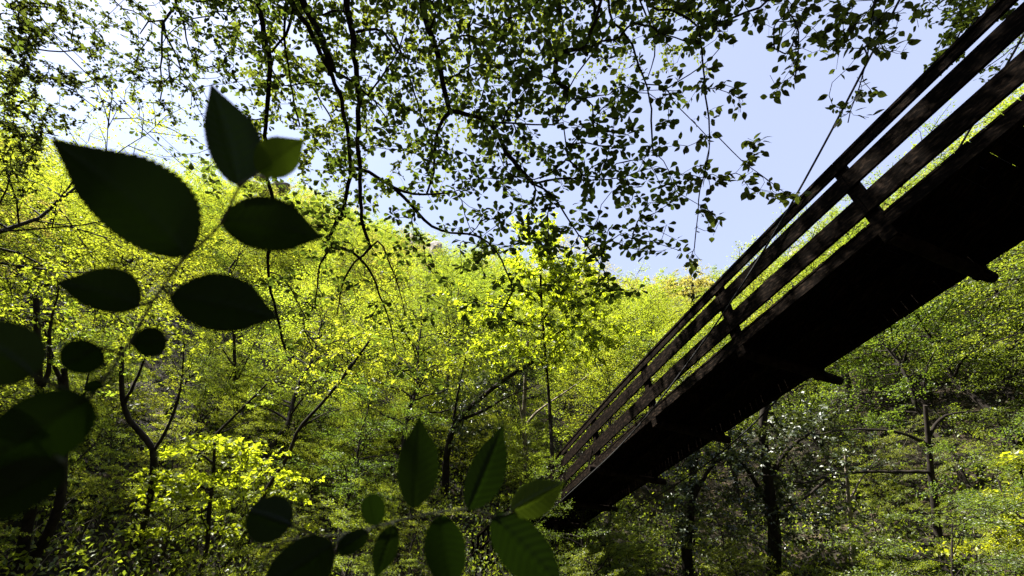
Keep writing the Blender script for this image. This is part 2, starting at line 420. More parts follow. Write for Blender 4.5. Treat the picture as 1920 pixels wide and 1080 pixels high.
# ------------------------------------------------------------------ trees traced limb by limb
def skel_tree(name, label, cat, trunk, trunk_r, limbs, targets, leaf, mats, tipr=.0022, sag=.12, step=.09, group=None, whorl=(4, 6), along=5, lsize=.07, lw=.6, spray='whorl', rexp=.40, jit=.10, tiltn=.38):
    """trunk: points; limbs: list of (points, r0, r1); targets: (n,3) leafy twig ends that the twigs grow to"""
    base = np.asarray(trunk[0], float)
    e = empty(name, base, label, cat, group)
    tm = MB(); tp = resample(trunk, .3); tube(tm, tp, np.linspace(trunk_r, trunk_r * .45, len(tp)), 10)
    shift(tm, base).build('trunk', mats[0], e)
    pos, par, gd, rmin, isn = [], [], [], [], []
    for lp, r0, r1 in limbs:
        q = resample(lp, step)
        q[1:-1] += rng.normal(size=q[1:-1].shape) * np.minimum(.006, r0 * .15)
        rr = r1 + (r0 - r1) * (1 - np.linspace(0, 1, len(q))) ** 1.2
        lm = MB(); tube(lm, q, rr * (1 + .06 * rng.normal(size=len(q))), 7)
        shift(lm, base).build('limb', mats[0], e)
        t = unit(np.gradient(q, axis=0))
        for i in range(len(q)):
            if i < len(q) * .06: continue
            pos.append(q[i]); par.append(-1); gd.append(t[i]); rmin.append(rr[i])
    nl = len(pos)
    cap = nl + len(targets) * 24
    PP = np.zeros((cap, 3)); GG = np.zeros((cap, 3)); PA = np.full(cap, -1); n = nl
    PP[:nl] = pos; GG[:nl] = gd
    d0 = np.array([np.min(np.linalg.norm(PP[:nl] - t, axis=1)) for t in targets])
    paths = []
    for ti in np.argsort(d0):
        t = targets[ti]
        dv = t - PP[:n]; ds = np.linalg.norm(dv, axis=1) + 1e-6
        cosang = np.sum(dv * GG[:n], 1) / ds
        k = int(np.argmin(ds * (1 + .55 * (1 - cosang)) + .03))
        dist = ds[k]
        ns = int(min(22, max(2, dist / .10)))
        p0 = PP[k]; c = p0 + GG[k] * dist * .4 + rng.normal(size=3) * dist * jit + np.array([0, 0, sag * dist])
        u = np.linspace(0, 1, ns + 1)[1:, None]
        pts = (1 - u) ** 2 * p0 + 2 * u * (1 - u) * c + u * u * t
        pts[:-1] += rng.normal(size=(ns, 3))[:-1] * dist * .012
        if n + ns > cap: break
        al = np.vstack([p0, pts]); g = unit(np.diff(al, axis=0))
        PP[n:n + ns] = pts; GG[n:n + ns] = g
        PA[n] = k; PA[n + 1:n + ns] = np.arange(n, n + ns - 1)
        paths.append((k, n, n + ns)); n += ns
    cnt = np.zeros(n)
    for k, a, b in paths: cnt[b - 1] += 1
    for i in range(n - 1, nl - 1, -1):
        if PA[i] >= 0: cnt[PA[i]] += cnt[i]
    rad = tipr * np.maximum(cnt, 1) ** rexp
    lim = np.array(rmin)
    tw = MB()
    P_, D_, N_, L_ = [], [], [], []
    for k, a, b in paths:
        al = np.vstack([PP[k], PP[a:b]]); r_ = rad[a:b]
        r0 = min(r_[0] * 1.05, lim[k]) if k < nl else min(rad[k], r_[0] * 1.1)
        tube(tw, al, np.concatenate([[r0], r_]), 4 if r_[0] > .004 else 3, 0, False)
        tip = PP[b - 1]; g = GG[b - 1]
        up = np.array([0, 0, 1.])
        if spray == 'whorl':
            m = rnd.randint(*whorl); a0 = rnd.uniform(0, 6.28)
            nrm = unit(up + rng.normal(size=3) * tiltn); x = unit(np.cross(nrm, [1, .2, .1])); y = np.cross(nrm, x)
            for q in range(m):
                th = a0 + q * 6.283 / m + rnd.gauss(0, .25)
                P_.append(tip); D_.append(x * math.cos(th) + y * math.sin(th) + rng.normal(size=3) * .18 - up * .15)
                N_.append(nrm + rng.normal(size=3) * .22); L_.append(lsize * rnd.uniform(.65, 1.15))
            cand = list(range(max(a, b - 5), b - 1))
        else: cand = list(range(max(a, b - 6), b))
        for q in range(rnd.randint(max(0, along - 2), along + 2)):
            if not cand: break
            i = rnd.choice(cand)
            g = GG[i]; sd = unit(np.cross(g, up) + 1e-4) * rnd.choice((-1, 1))
            P_.append(PP[i] + rng.normal(size=3) * .012)
            D_.append(g * .55 + sd * rnd.uniform(.5, 1.1) + rng.normal(size=3) * .3 - up * (.15 if spray == 'whorl' else .35))
            N_.append(up + rng.normal(size=3) * tiltn * 1.2); L_.append(lsize * rnd.uniform(.5, 1.05))
    P_ = np.array(P_); D_ = unit(np.array(D_)); N_ = np.array(N_); L_ = np.array(L_)
    N_ = unit(N_ - D_ * np.sum(N_ * D_, 1, keepdims=True))
    pet = P_ + D_ * (L_ * .12)[:, None]
    cr = MB()
    if leaf is None: leaves_kite(cr, pet, D_, N_, L_, L_ * lw)
    else: leaves_full(cr, pet, D_, N_, L_, L_ * lw * rng.uniform(.85, 1.15, len(L_)), leaf)
    n0 = cr.n
    for v, (f, _) in zip(list(tw.v), list(tw.f)): cr.v.append(v); cr.f.append((f + n0, 1))
    shift(cr, base).build('crown', [mats[2], mats[1]], e, smooth=False)
    return e

def dens_targets(rows, y0, n_per, depth, jitter, cell=80, x0=0):
    out = []
    for j, row in enumerate(rows):
        for i, v in enumerate(row):
            for q in range(int(rng.poisson(n_per * v / 9.))):
                px = x0 + (i + rng.random()) * cell; py = y0 + (j + rng.random()) * cell
                out.append(at(px, py, depth(px, py) * (1 + rng.normal() * jitter)))
    return np.array(out)

def L3(pts, depth): return [at(x, y, depth(x, y)) for x, y in pts]

# main overhanging tree -------------------------------------------------------
def dmain(px, py):
    d = np.interp(px, [200, 500, 800, 1100, 1400, 1600], [4.6, 4.3, 3.9, 3.3, 3.3, 3.4])
    return float(d * np.interp(py, [-400, 0, 300, 700], [1.12, 1.04, 1.0, .98]))
TR_A = [(-1.2, -2.6, float(height(-1.2, -2.6)) - .2), (-1.25, -2.2, 2.2), (-1.1, -1.6, 4.0), (-.9, -.9, 5.6), (-.6, -.2, 7.5)]
def crotch(u):
    q = resample(TR_A, .1); return q[int(u * (len(q) - 1))]
def limb(u, pts, w0, w1, lift=.5):
    p = L3(pts, dmain); c = crotch(u)
    mid = (c + p[0]) / 2 + np.array([0, 0, lift])
    d = dmain(*pts[len(pts) // 2])
    return ([c, mid] + p, w0 * .52 / F * d, w1 * .52 / F * d)
def sub(pts, w0, w1):
    d = dmain(*pts[len(pts) // 2]); return (L3(pts, dmain), w0 * .52 / F * d, w1 * .52 / F * d)
LIMBS = [
    limb(.80, [(470, -130), (484, 0), (495, 60), (505, 115), (503, 165), (499, 240), (497, 300), (506, 350), (512, 385), (508, 440), (502, 500), (512, 560), (535, 655)], 19, 4),
    limb(.82, [(520, -120), (546, 0), (575, 48), (600, 100), (622, 140), (637, 180), (648, 230), (657, 285), (656, 335), (645, 390), (627, 425), (614, 452)], 16, 6),
    limb(.86, [(545, -120), (570, 0), (588, 42), (608, 88), (624, 132)], 17, 12),
    limb(.88, [(640, -130), (652, 0), (658, 45), (665, 105), (671, 170), (672, 225), (671, 270), (677, 330), (675, 380), (682, 425), (694, 464)], 22, 6),
    limb(.92, [(770, -140), (790, 0), (801, 42), (815, 85), (826, 135), (838, 185), (846, 208), (870, 214), (905, 223), (927, 240), (948, 285), (975, 318), (1000, 345)], 19, 7),
    ([crotch(.7), np.array([-1.8, -1.0, 6.2]), np.array([-2.8, -.7, 6.5]), np.array([-4.2, -.3, 6.9])], .05, .012),  # unseen limb added to carry the leaf clump that shades the sprigs
    sub([(845, 208), (823, 235), (815, 272), (813, 325), (800, 364)], 7, 4),
    sub([(920, 228), (960, 231), (1000, 234), (1040, 233), (1052, 226), (1066, 175)], 4, 2),
    sub([(1000, 345), (1040, 336), (1072, 334), (1102, 338)], 5, 3),
    sub([(1000, 345), (1035, 365), (1065, 410), (1085, 440), (1115, 480), (1140, 520)], 4, 2),
    sub([(657, 313), (690, 322), (720, 340), (758, 360), (800, 365), (850, 360)], 8, 3),
    sub([(730, 345), (765, 378), (795, 412), (830, 434), (890, 441), (930, 470), (958, 528)], 7, 2.5),
    sub([(628, 135), (658, 152), (688, 178), (716, 200)], 6, 3),
    sub([(690, 178), (712, 148), (740, 108), (757, 62), (764, 0)], 4, 2),
    sub([(668, 60), (698, 55), (718, 58), (746, 98), (795, 122)], 6, 2),
    sub([(550, 10), (540, 58), (524, 80), (510, 97)], 6, 4),
    sub([(537, 0), (533, 78), (541, 120), (548, 175), (562, 235)], 5, 2.5),
    sub([(505, 120), (530, 160), (575, 155), (625, 158)], 3, 1.5),
    sub([(614, 452), (622, 463), (655, 470), (680, 490), (700, 520), (708, 545), (730, 600), (740, 650)], 6, 2),
    sub([(622, 463), (600, 495), (596, 530), (590, 580)], 4, 2),
    sub([(694, 464), (675, 485), (660, 497), (640, 540), (632, 590)], 5, 2),
    sub([(694, 464), (712, 452), (724, 478), (745, 530), (760, 590)], 4, 1.5),
    sub([(506, 510), (530, 520), (550, 550), (575, 600)], 3, 1.5),
    sub([(660, 25), (630, 20), (596, 30), (575, 18)], 5, 3),
]
NEAR = [  # leaf cover of the near layer in 80-pixel cells
    [0, 0, 0, 0, 2, 5, 6, 6, 6, 6, 7, 8, 8, 7, 5, 4, 3, 1],
    [0, 0, 0, 0, 1, 4, 5, 5, 5, 5, 6, 7, 8, 6, 4, 1, 1],
    [0, 0, 0, 0, 0, 4, 4, 4, 5, 5, 5, 6, 6, 7, 6, 2, 0],
    [0, 0, 0, 1, 2, 3, 3, 4, 5, 5, 5, 7, 8, 8, 8, 4, 0],
    [0, 0, 0, 0, 1, 1, 2, 4, 3, 4, 5, 6, 8, 7, 7, 4, 0],
    [0, 0, 0, 0, 0, 1, 2, 3.5, 4.5, 4.5, 5, 5, 4, 4.5, 5, 3, 0],
    [0, 0, 0, 0, 0, 1, 2, 3.5, 3.5, 4.5, 4.5, 4, 2.5, 2.5, 3, 1, 0],
    [0, 0, 0, 0, 0, 0, 2, 2, 2, 2, 3, 3, 2, 1.5, .5, 0, 0],
    [0, 0, 0, 0, 0, 0, 1, 1, 1, 1, 1, .8, .4, 0, 0, 0, 0]]
tgt = dens_targets(NEAR, 0, 19.5, dmain, .07)
above = dens_targets([[2, 7, 9, 9, 9, 9, 7, 5, 4, 3]] * 3, -480, 85, lambda x, y: dmain(x, y) * 1.15, .12, 160, -100)  # unseen crown overhead, thickened to shade the near leaves
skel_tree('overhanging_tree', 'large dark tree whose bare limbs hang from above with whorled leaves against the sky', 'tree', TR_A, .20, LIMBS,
          np.vstack([tgt, above, CAM + np.array([-3.0, -.55, 5.1]) + rng.normal(size=(1700, 3)) * np.array([1.0, .9, .7])]), OBOVATE, (M['darkbark'], M['twig'], M['over']), lsize=.072, lw=.56, along=2, tiltn=.27)  # last leaf clump: unseen, added on the sun's path to shade the sprigs

# beech with hanging sprays, between the main tree and the bridge ------------------------------
def db(px, py): return float(np.interp(px, [1100, 1300, 1500, 1750], [3.6, 3.4, 3.3, 3.2]) * np.interp(py, [-300, 0, 500], [1.1, 1.03, 1.0]))
TR_B = [(3.0, -3.4, float(height(3.0, -3.4)) - .2), (3.0, -3.1, 2.5), (2.7, -2.4, 4.6), (2.2, -1.2, 6.2)]
def limb_b(pts, w0, w1, u=.8):
    q = resample(TR_B, .1); c = q[int(u * (len(q) - 1))]; p = L3(pts, db)
    return ([c, (c + p[0]) / 2 + np.array([0, 0, .4])] + p, w0 * .6 / F * 3.5, w1 * .6 / F * 3.4)
def sub_b(pts, w0, w1): return (L3(pts, db), w0 / 2 / F * 3.4, w1 / 2 / F * 3.4)
LB = [
    limb_b([(1130, -110), (1140, 0), (1146, 40), (1168, 56), (1185, 85), (1200, 125), (1213, 165), (1220, 200), (1223, 250), (1225, 290)], 10, 2.5, .95),
    limb_b([(1190, -100), (1218, 8), (1258, 18), (1292, 36), (1308, 50), (1315, 85), (1321, 150), (1326, 200), (1331, 245), (1327, 300), (1312, 360), (1307, 410), (1302, 465)], 8, 1.6, .9),
    sub_b([(1310, 50), (1350, 42), (1395, 24), (1440, 2), (1460, -60)], 4, 5),
    limb_b([(1480, -110), (1475, 5), (1490, 35), (1498, 70), (1496, 110), (1490, 150)], 6, 2, .85),
    limb_b([(1640, -120), (1640, 0), (1632, 60), (1625, 110), (1612, 160), (1595, 205), (1590, 230)], 6, 1.5, .85),
    ([np.array(TR_B[2]), np.array([2.7, -1.6, 7.2]), np.array([2.9, -.4, 9.6]), np.array([2.9, .6, 10.6])], .06, .015),  # unseen limb added under the clump that shades the bridge
    sub_b([(1147, 42), (1130, 72), (1105, 108), (1080, 142), (1058, 185), (1040, 220)], 4, 2),
    sub_b([(1212, 158), (1238, 160), (1250, 166), (1262, 190), (1290, 218), (1325, 255)], 3, 1.5),
    sub_b([(1250, 166), (1300, 135), (1330, 112), (1350, 90)], 2.5, 1.5),
    sub_b([(1190, -20), (1212, 30), (1224, 62), (1228, 100), (1213, 150)], 4, 2),
    sub_b([(1228, 287), (1250, 310), (1265, 355), (1290, 372), (1330, 395)], 2, 1.2),
    sub_b([(1340, 250), (1390, 300), (1430, 330), (1470, 360), (1490, 372)], 2, 1.2),
]
def blob(lst, n_mul=1.0):
    out = []
    for px, py, sx, sy, n in lst:
        for q in range(int(n * n_mul)):
            x = px + rng.normal() * sx; y = py + rng.normal() * sy
            out.append(at(x, y, db(x, y) * (1 + rng.normal() * .05)))
    return np.array(out)
tb = blob([(1310, 20, 45, 16, 14), (1390, 25, 45, 18, 16), (1470, 40, 40, 26, 20), (1540, 55, 40, 28, 24), (1610, 45, 35, 30, 26), (1670, 45, 26, 28, 18), (1480, 110, 16, 18, 6),
           (1450, 150, 10, 18, 5), (1500, 120, 18, 16, 5), (1560, 90, 16, 12, 6), (1660, 85, 20, 12, 5), (1600, 190, 20, 24, 9), (1575, 205, 12, 12, 3), (1300, 95, 16, 14, 4), (1340, 60, 18, 20, 6),
           (1325, 150, 12, 30, 8), (1325, 230, 14, 22, 8), (1380, 165, 12, 10, 4), (1390, 208, 10, 12, 4), (1400, 265, 14, 10, 4), (1415, 300, 10, 8, 3), (1330, 320, 24, 12, 8), (1385, 335, 22, 8, 8),
           (1430, 355, 14, 6, 4), (1475, 370, 14, 6, 5), (1325, 385, 8, 10, 4), (1335, 400, 6, 8, 3), (1320, 432, 8, 6, 2), (1305, 487, 8, 10, 5), (1290, 475, 6, 4, 1), (1265, 270, 12, 10, 4),
           (1290, 350, 14, 10, 5), (1275, 320, 10, 10, 3), (1240, 150, 6, 6, 1), (1160, 115, 8, 8, 2), (1135, 120, 8, 8, 2), (1260, 140, 8, 6, 2), (1300, 180, 12, 8, 3), (1250, 190, 10, 8, 3)])
tb2 = dens_targets([[5, 6, 6, 6, 6, 5]] * 3, -320, 14, db, .1, 110, 1100)
skel_tree('beech_tree', 'beech with pointed leaves drooping in sprays beside the upper part of the bridge', 'tree', TR_B, .16, LB, np.vstack([tb, tb2, CAM + np.array([2.9, .2, 9.0]) + rng.normal(size=(900, 3)) * np.array([1.1, 1.2, .6])]), OVATE,  # last clump is unseen, added to keep sun off the near bridge
          (M['darkbark'], M['twig'], M['over']), lsize=.078, lw=.62, along=4, spray='spray', tipr=.0018, sag=.03, jit=.12, tiltn=.5)

# finer trees farther off -----------------------------------------------------------------------
def fine_tree(name, label, trunk, tr, limbs, targets, size, mat='fine', along=8, **k):
    return skel_tree(name, label, 'tree', trunk, tr, limbs, targets, ELLIPT if size > .06 else None, (M['bark'], M['twig'], M[mat]), lsize=size, lw=.58, along=along, whorl=(3, 5), tipr=.003, step=.15, **k)
d8 = lambda x, y: 8.0 + (x - 100) * .004
gl = lambda x, y: float(height(x, y))
TL = [(-10.8, .4, gl(-10.8, .4) - .3), (-10.7, .5, 4), (-10.5, .8, 8), (-10.3, 1.2, 12.5)]
fine_tree('fine_leaved_tree', 'fine-leaved tree filling the top left corner, partly lit yellow-green', TL, .2, [
    ([TL[2]] + L3([(-150, 60), (0, 88), (60, 91), (110, 97), (172, 88)], d8), .05, .01),
    ([TL[1]] + L3([(-160, 130), (0, 110), (70, 138), (120, 160), (185, 205)], d8), .045, .008),
    ([TL[2]] + L3([(-120, -60), (30, -20), (90, 50), (115, 80)], d8), .04, .008),
    ([TL[1]] + L3([(-180, 260), (-20, 230), (40, 240), (110, 255)], d8), .04, .008),
    ([TL[2]] + L3([(-120, 20), (20, 25), (60, 62)], d8), .03, .008)],
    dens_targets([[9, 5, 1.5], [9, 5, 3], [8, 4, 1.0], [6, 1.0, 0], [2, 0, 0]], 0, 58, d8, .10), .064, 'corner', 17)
d6 = lambda x, y: 6.2
TM = [(-5.2, -2.4, gl(-5.2, -2.4) - .3), (-5.2, -2.2, 4), (-4.6, -1.2, 7.5), (-4.0, -.2, 10)]
fine_tree('small_leaved_tree', 'small-leaved tree hanging a dark curtain of leaves right of the cables', TM, .2, [
    ([TM[2]] + L3([(300, -150), (330, -10), (325, 15), (306, 40), (304, 75), (303, 125), (300, 190)], d6), .06, .008),
    ([TM[2]] + L3([(230, -120), (215, 0), (250, 20), (290, 45), (340, 75)], d6), .03, .006),
    (L3([(306, 40), (312, 70), (330, 100), (340, 130), (365, 165)], d6), .018, .006),
    (L3([(306, 38), (275, 42), (262, 64)], d6), .014, .006),
    (L3([(330, 10), (345, 45), (352, 85), (375, 130)], d6), .014, .006)],
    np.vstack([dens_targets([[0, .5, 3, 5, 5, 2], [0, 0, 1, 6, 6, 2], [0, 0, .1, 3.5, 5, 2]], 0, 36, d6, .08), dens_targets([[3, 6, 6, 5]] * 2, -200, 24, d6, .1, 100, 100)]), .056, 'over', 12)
d12 = lambda x, y: 12.5 + (x - 700) * .001
TF = [(-2.5, -5.0, gl(-2.5, -5.0) - .3), (-2.4, -4.6, 7), (-2.0, -3, 13), (-1.0, 0, 17.5)]
fine_tree('tall_tree', 'tall sunlit tree with small bright leaves high behind the dark overhead limbs', TF, .28, [
    ([TF[2]] + L3([(400, -300), (480, 0), (560, 120), (620, 220)], d12), .10, .02),
    ([TF[3]] + L3([(680, -260), (720, 0), (760, 120), (800, 250)], d12), .10, .02),
    ([TF[3]] + L3([(950, -260), (960, 0), (930, 100), (900, 190)], d12), .09, .02),
    ([TF[2]] + L3([(1150, -250), (1200, -40), (1230, 60), (1260, 90)], d12), .08, .015)],
    np.vstack([dens_targets([[3, 6, 6, 5.5, 5.5, 6, 6, 6, 6, 5.5, 5, 4], [1.5, 5.5, 5.5, 5, 5, 6, 5, 4.5, 4, 3.5, 3.5, 1.5], [0, 4, 5, 5, 4.5, 5, 4, 2, 1, .5, 0, 0], [0, 1, 4, 5, 4, 4, 3, 1, 0, 0, 0, 0], [0, 0, 1, 3, 2.5, 1.5, 0, 0, 0, 0, 0, 0]], 0, 40, d12, .09, 80, 380),
               dens_targets([[6, 7, 7, 7, 8, 9, 9, 9, 9]] * 6, -780, 115, d12, .14, 130, 300)]), .12, 'fine', 13)  # unseen upper crown, extended and thickened to shade the near bridge
d9 = lambda x, y: 8.5
TQ = [(11.5, 2.2, gl(11.5, 2.2) - .3), (11.4, 2.5, 6), (10.8, 3.2, 9), (10.2, 3.6, 12)]
fine_tree('leafy_tree', 'dark leafy tree whose clump of leaves shows behind the top of the bridge rails', TQ, .18, [
    ([TQ[2]] + L3([(1960, -60), (1880, 10), (1820, 40), (1790, 80), (1770, 130)], d9), .05, .01),
    ([TQ[3]] + L3([(1900, -140), (1830, -40), (1770, 0), (1740, 20)], d9), .05, .01),
    ([TQ[2]] + L3([(1990, 60), (1915, 80), (1880, 105), (1845, 130)], d9), .03, .006)],
    np.array([at(x + rng.normal() * sx, y + rng.normal() * sy, 8.5 + rng.normal() * .5) for x, y, sx, sy, n in
              [(1815, 15, 32, 20, 46), (1790, 45, 14, 10, 10), (1775, 75, 9, 14, 10), (1765, 105, 8, 10, 8), (1800, 100, 14, 12, 8), (1870, 20, 20, 20, 16), (1740, 128, 4, 4, 2), (1725, 25, 16, 12, 6), (1850, 140, 18, 10, 5)] for q in range(n)]), .10, 'over', 6)

# ------------------------------------------------------------------ trees traced on the slope
def slope_tree(name, label, lines, r0, targets=None, mk='green', size=.10, bark='bark', along=10, n_auto=0, rad_px=120, depth=None, root=True, group=None, tipr=.004):
    """lines[0] is the stem in photo positions from the ground up; depth is where its foot meets the slope"""
    px, py = lines[0][0]
    h = hit(px, py); d = depth or float(np.dot(h - CAM, [0, CP, SP]))
    dep = lambda x, y: d
    stem = L3(lines[0], dep)
    # the stem stands on the slope: let it run down to the ground under its lowest seen point
    g = stem[0].copy(); g[2] = gl(g[0], g[1]) - .3
    if g[2] < stem[0][2] - .2: stem = [g] + stem
    limbs = []
    for ln in lines[1:]:
        limbs.append((L3(ln, dep), r0 * .5, r0 * .12))
    q = np.array(stem)
    limbs.insert(0, (list(q[max(0, len(q) - 3):]), r0 * .55, r0 * .2))
    if targets is None:
        tx, ty = lines[0][-1]
        targets = [(tx, ty, rad_px, rad_px * .6, n_auto)]
    T = np.array([at(x + rng.normal() * sx, y + rng.normal() * sy, d * (1 + rng.normal() * .05)) for x, y, sx, sy, n in targets for k in range(n)])
    HERO_KEEP.append((stem[0][0], stem[0][1], 1.6))
    if mk == 'ivy' or bark == 'palebark' or name in ('forked_tree', 'dark_trunked_tree', 'dead_tree'):
        for f_ in (.94, .87, .8): HERO_KEEP.append((stem[0][0] * f_, stem[0][1] * f_, 1.5))
    return skel_tree(name, label, 'tree', stem, r0, limbs, T, None, (M[bark], M['twig'], M[mk]), lsize=size, lw=.62, along=along, spray='whorl', whorl=(4, 7), tipr=tipr, step=.2, sag=.05, tiltn=.6, group=group)

slope_tree('dark_trunked_tree', 'curving dark trunk at the lower left, second from the left edge', [[(62, 1052), (95, 990), (114, 930), (118, 860), (124, 760), (120, 690)], [(118, 860), (150, 760), (170, 690)], [(122, 740), (95, 660), (80, 600)]], .12, [(150, 660, 60, 60, 60)], 'green')
slope_tree('dark_trunked_tree', 'dark trunk at the lower left nearest the left edge of the photo', [[(38, 1058), (50, 990), (64, 940), (80, 885), (78, 800), (72, 700), (68, 560)], [(76, 730), (92, 690), (93, 620), (110, 540)]], .12, [(60, 540, 50, 60, 55), (20, 640, 30, 40, 20)], 'lime')
slope_tree('forked_tree', 'dark crooked trunk left of the bright maple, bending left higher up', [[(250, 1028), (272, 970), (284, 915), (288, 850), (272, 820), (242, 786), (229, 740), (228, 650)], [(286, 850), (320, 790), (340, 720), (345, 640)], [(232, 760), (260, 700), (290, 620)]], .10, [(250, 620, 60, 50, 70), (340, 650, 40, 40, 40)], 'lime')
slope_tree('slender_tree', 'straight slender dark stem between the big leaves and the bright maple', [[(445, 800), (441, 740), (439, 640), (436, 560)], [(441, 720), (470, 660), (490, 610)], [(440, 690), (410, 640), (395, 590)]], .085, [(440, 560, 50, 40, 50)], 'lime')
slope_tree('leaning_tree', 'long thin stem leaning right from the bottom edge up to the middle', [[(405, 1082), (440, 1034), (470, 980), (505, 910), (540, 855), (560, 805), (602, 758), (640, 712), (692, 640)], [(560, 805), (600, 780), (640, 765)], [(640, 712), (660, 680), (700, 650)]], .065, [(690, 640, 60, 40, 50), (620, 700, 40, 30, 20)], 'lime')
slope_tree('leaning_sapling', 'thin sapling leaning right above the bright maple', [[(360, 890), (378, 850), (402, 818), (450, 770), (500, 720)], [(402, 818), (440, 800), (470, 790)]], .06, [(500, 720, 40, 30, 25)], 'green')
slope_tree('young_maple', 'brightest lime maple with layered leaf sprays at the lower left, below the big leaves', [[(385, 1040), (392, 960), (400, 890), (402, 830)], [(396, 920), (340, 900), (290, 890)], [(398, 890), (450, 870), (510, 860)], [(400, 870), (360, 840), (320, 830)], [(394, 950), (330, 990), (270, 1020)]], .07,
           [(330, 850, 26, 6, 20), (395, 828, 34, 6, 26), (450, 846, 36, 6, 26), (340, 893, 44, 6, 36), (440, 900, 54, 6, 40), (300, 918, 30, 5, 20), (380, 942, 60, 6, 36), (470, 872, 26, 6, 16), (290, 1000, 36, 6, 20), (410, 990, 40, 12, 24), (520, 930, 30, 6, 30), (500, 985, 30, 6, 20), (540, 890, 20, 6, 16)], 'bright', .13, depth=11.3, along=11)
slope_tree('dark_leaning_tree', 'dark leaning tree with two stems and dark leaves above the bottom leaves', [[(835, 925), (838, 850), (856, 790), (888, 758), (940, 716), (1000, 678)], [(856, 790), (905, 770), (950, 745), (1010, 720)], [(845, 830), (850, 790), (862, 720), (880, 640)]], .15,
           [(870, 750, 40, 22, 110), (930, 715, 40, 16, 90), (980, 690, 26, 12, 40), (900, 790, 40, 22, 90), (850, 820, 30, 20, 50)], 'ivy', .10)  # dark leaf colour throughout
slope_tree('pale_trunked_tree', 'tree with a pale sunlit trunk left of the far bridge railing', [[(970, 935), (976, 918), (985, 880), (985, 840), (982, 790), (984, 740), (986, 690), (990, 640)], [(983, 800), (972, 750), (960, 705)], [(984, 800), (1010, 770), (1060, 735), (1115, 695)], [(986, 700), (1005, 650), (1030, 600)]], .12, [(985, 630, 60, 40, 70), (1090, 700, 40, 20, 30), (960, 690, 30, 30, 20)], 'lime', bark='palebark')
slope_tree('crown_tree', 'brightest yellow-green treetop standing against the sky in the middle', [[(1030, 760), (1022, 660), (1015, 560), (1012, 460)], [(1018, 600), (1060, 540), (1090, 500)], [(1015, 560), (985, 510), (960, 480)], [(1022, 640), (1070, 610), (1120, 590)], [(1018, 620), (960, 600), (920, 590)]], .09,
           [(1010, 440, 22, 14, 50), (1000, 490, 36, 18, 90), (1050, 510, 36, 20, 90), (1090, 505, 20, 12, 40), (1010, 570, 60, 24, 120), (1090, 570, 36, 24, 80), (930, 590, 40, 26, 70), (1120, 640, 40, 22, 70), (1020, 650, 60, 24, 90), (950, 660, 50, 20, 60)], 'bright', .17, along=12, depth=18, tipr=.006)
slope_tree('crooked_tree', 'dark stem with many bends in the middle of the sunlit slope', [[(800, 775), (792, 750), (775, 700), (760, 650), (738, 600), (736, 540)], [(775, 700), (800, 640), (802, 580)], [(760, 650), (720, 610), (700, 560)]], .10, [(760, 560, 60, 50, 60)], 'lime')
# right-hand side, with darker ivy leaves
slope_tree('ivy_clad_tree', 'ivy-clad trunk with glinting leaves just right of the lower bridge end', [[(1290, 1085), (1288, 1010), (1296, 940), (1300, 880), (1312, 810)], [(1296, 940), (1330, 880), (1370, 850)]], .2, [(1290, 1000, 22, 40, 70), (1300, 900, 26, 40, 70), (1350, 860, 40, 20, 50), (1270, 950, 24, 30, 30)], 'ivy', .13, along=13)
slope_tree('ivy_clad_tree', 'broad ivy-smothered tree below the middle crossbeam of the bridge', [[(1450, 1085), (1452, 1000), (1440, 900), (1430, 800), (1440, 740)], [(1440, 900), (1480, 840), (1540, 800)], [(1445, 950), (1400, 880), (1370, 850)]], .22, [(1430, 830, 60, 40, 150), (1500, 800, 50, 30, 90), (1460, 940, 40, 50, 110), (1540, 950, 34, 40, 60), (1400, 960, 26, 40, 40)], 'ivy', .13, along=13)
slope_tree('thin_pale_tree', 'thin pale trunk standing among ivy at the bottom right', [[(1601, 1085), (1598, 1000), (1590, 925), (1585, 850)], [(1592, 940), (1620, 890), (1650, 860)]], .08, [(1560, 1000, 40, 40, 50), (1600, 860, 50, 30, 40)], 'ivy', .11, bark='palebark')
slope_tree('dead_tree', 'bare tree with long horizontal branches across the right slope', [[(1760, 1010), (1752, 940), (1745, 880), (1740, 820), (1735, 760)], [(1745, 885), (1690, 885), (1620, 885), (1560, 892), (1500, 906), (1450, 892), (1385, 892)], [(1742, 835), (1700, 815), (1650, 806), (1590, 806), (1530, 814)], [(1740, 820), (1770, 780), (1840, 770)], [(1560, 892), (1500, 940), (1470, 950)]], .11,
           [(1500, 890, 60, 14, 14), (1620, 850, 60, 30, 20), (1680, 800, 50, 30, 16)], 'mid', .08, along=3)
slope_tree('leafless_tree', 'bare dark tree with fine twigs at the right edge under the bridge', [[(1950, 700), (1922, 630), (1900, 596), (1876, 570), (1864, 530), (1850, 490)], [(1900, 596), (1850, 590), (1790, 600)], [(1876, 570), (1830, 545), (1790, 550)], [(1920, 630), (1880, 660), (1800, 675)], [(1890, 585), (1905, 540), (1915, 500)]], .13,
           [(1840, 560, 40, 30, 60), (1790, 590, 30, 30, 30), (1870, 640, 40, 20, 30), (1890, 520, 20, 20, 20)], 'pale', .06, along=2)
slope_tree('sunlit_sapling', 'sunlit sapling with bright sprays at the bottom right corner', [[(1960, 1085), (1945, 1000), (1925, 930), (1910, 870)], [(1940, 980), (1890, 960), (1850, 970)], [(1930, 940), (1880, 930), (1850, 935)]], .06, [(1900, 860, 20, 12, 30), (1890, 930, 24, 9, 34), (1905, 975, 26, 9, 36), (1880, 1005, 30, 8, 30), (1800, 1030, 40, 8, 24), (1915, 1040, 14, 10, 16)], 'bright', .13, depth=11.0, along=11)
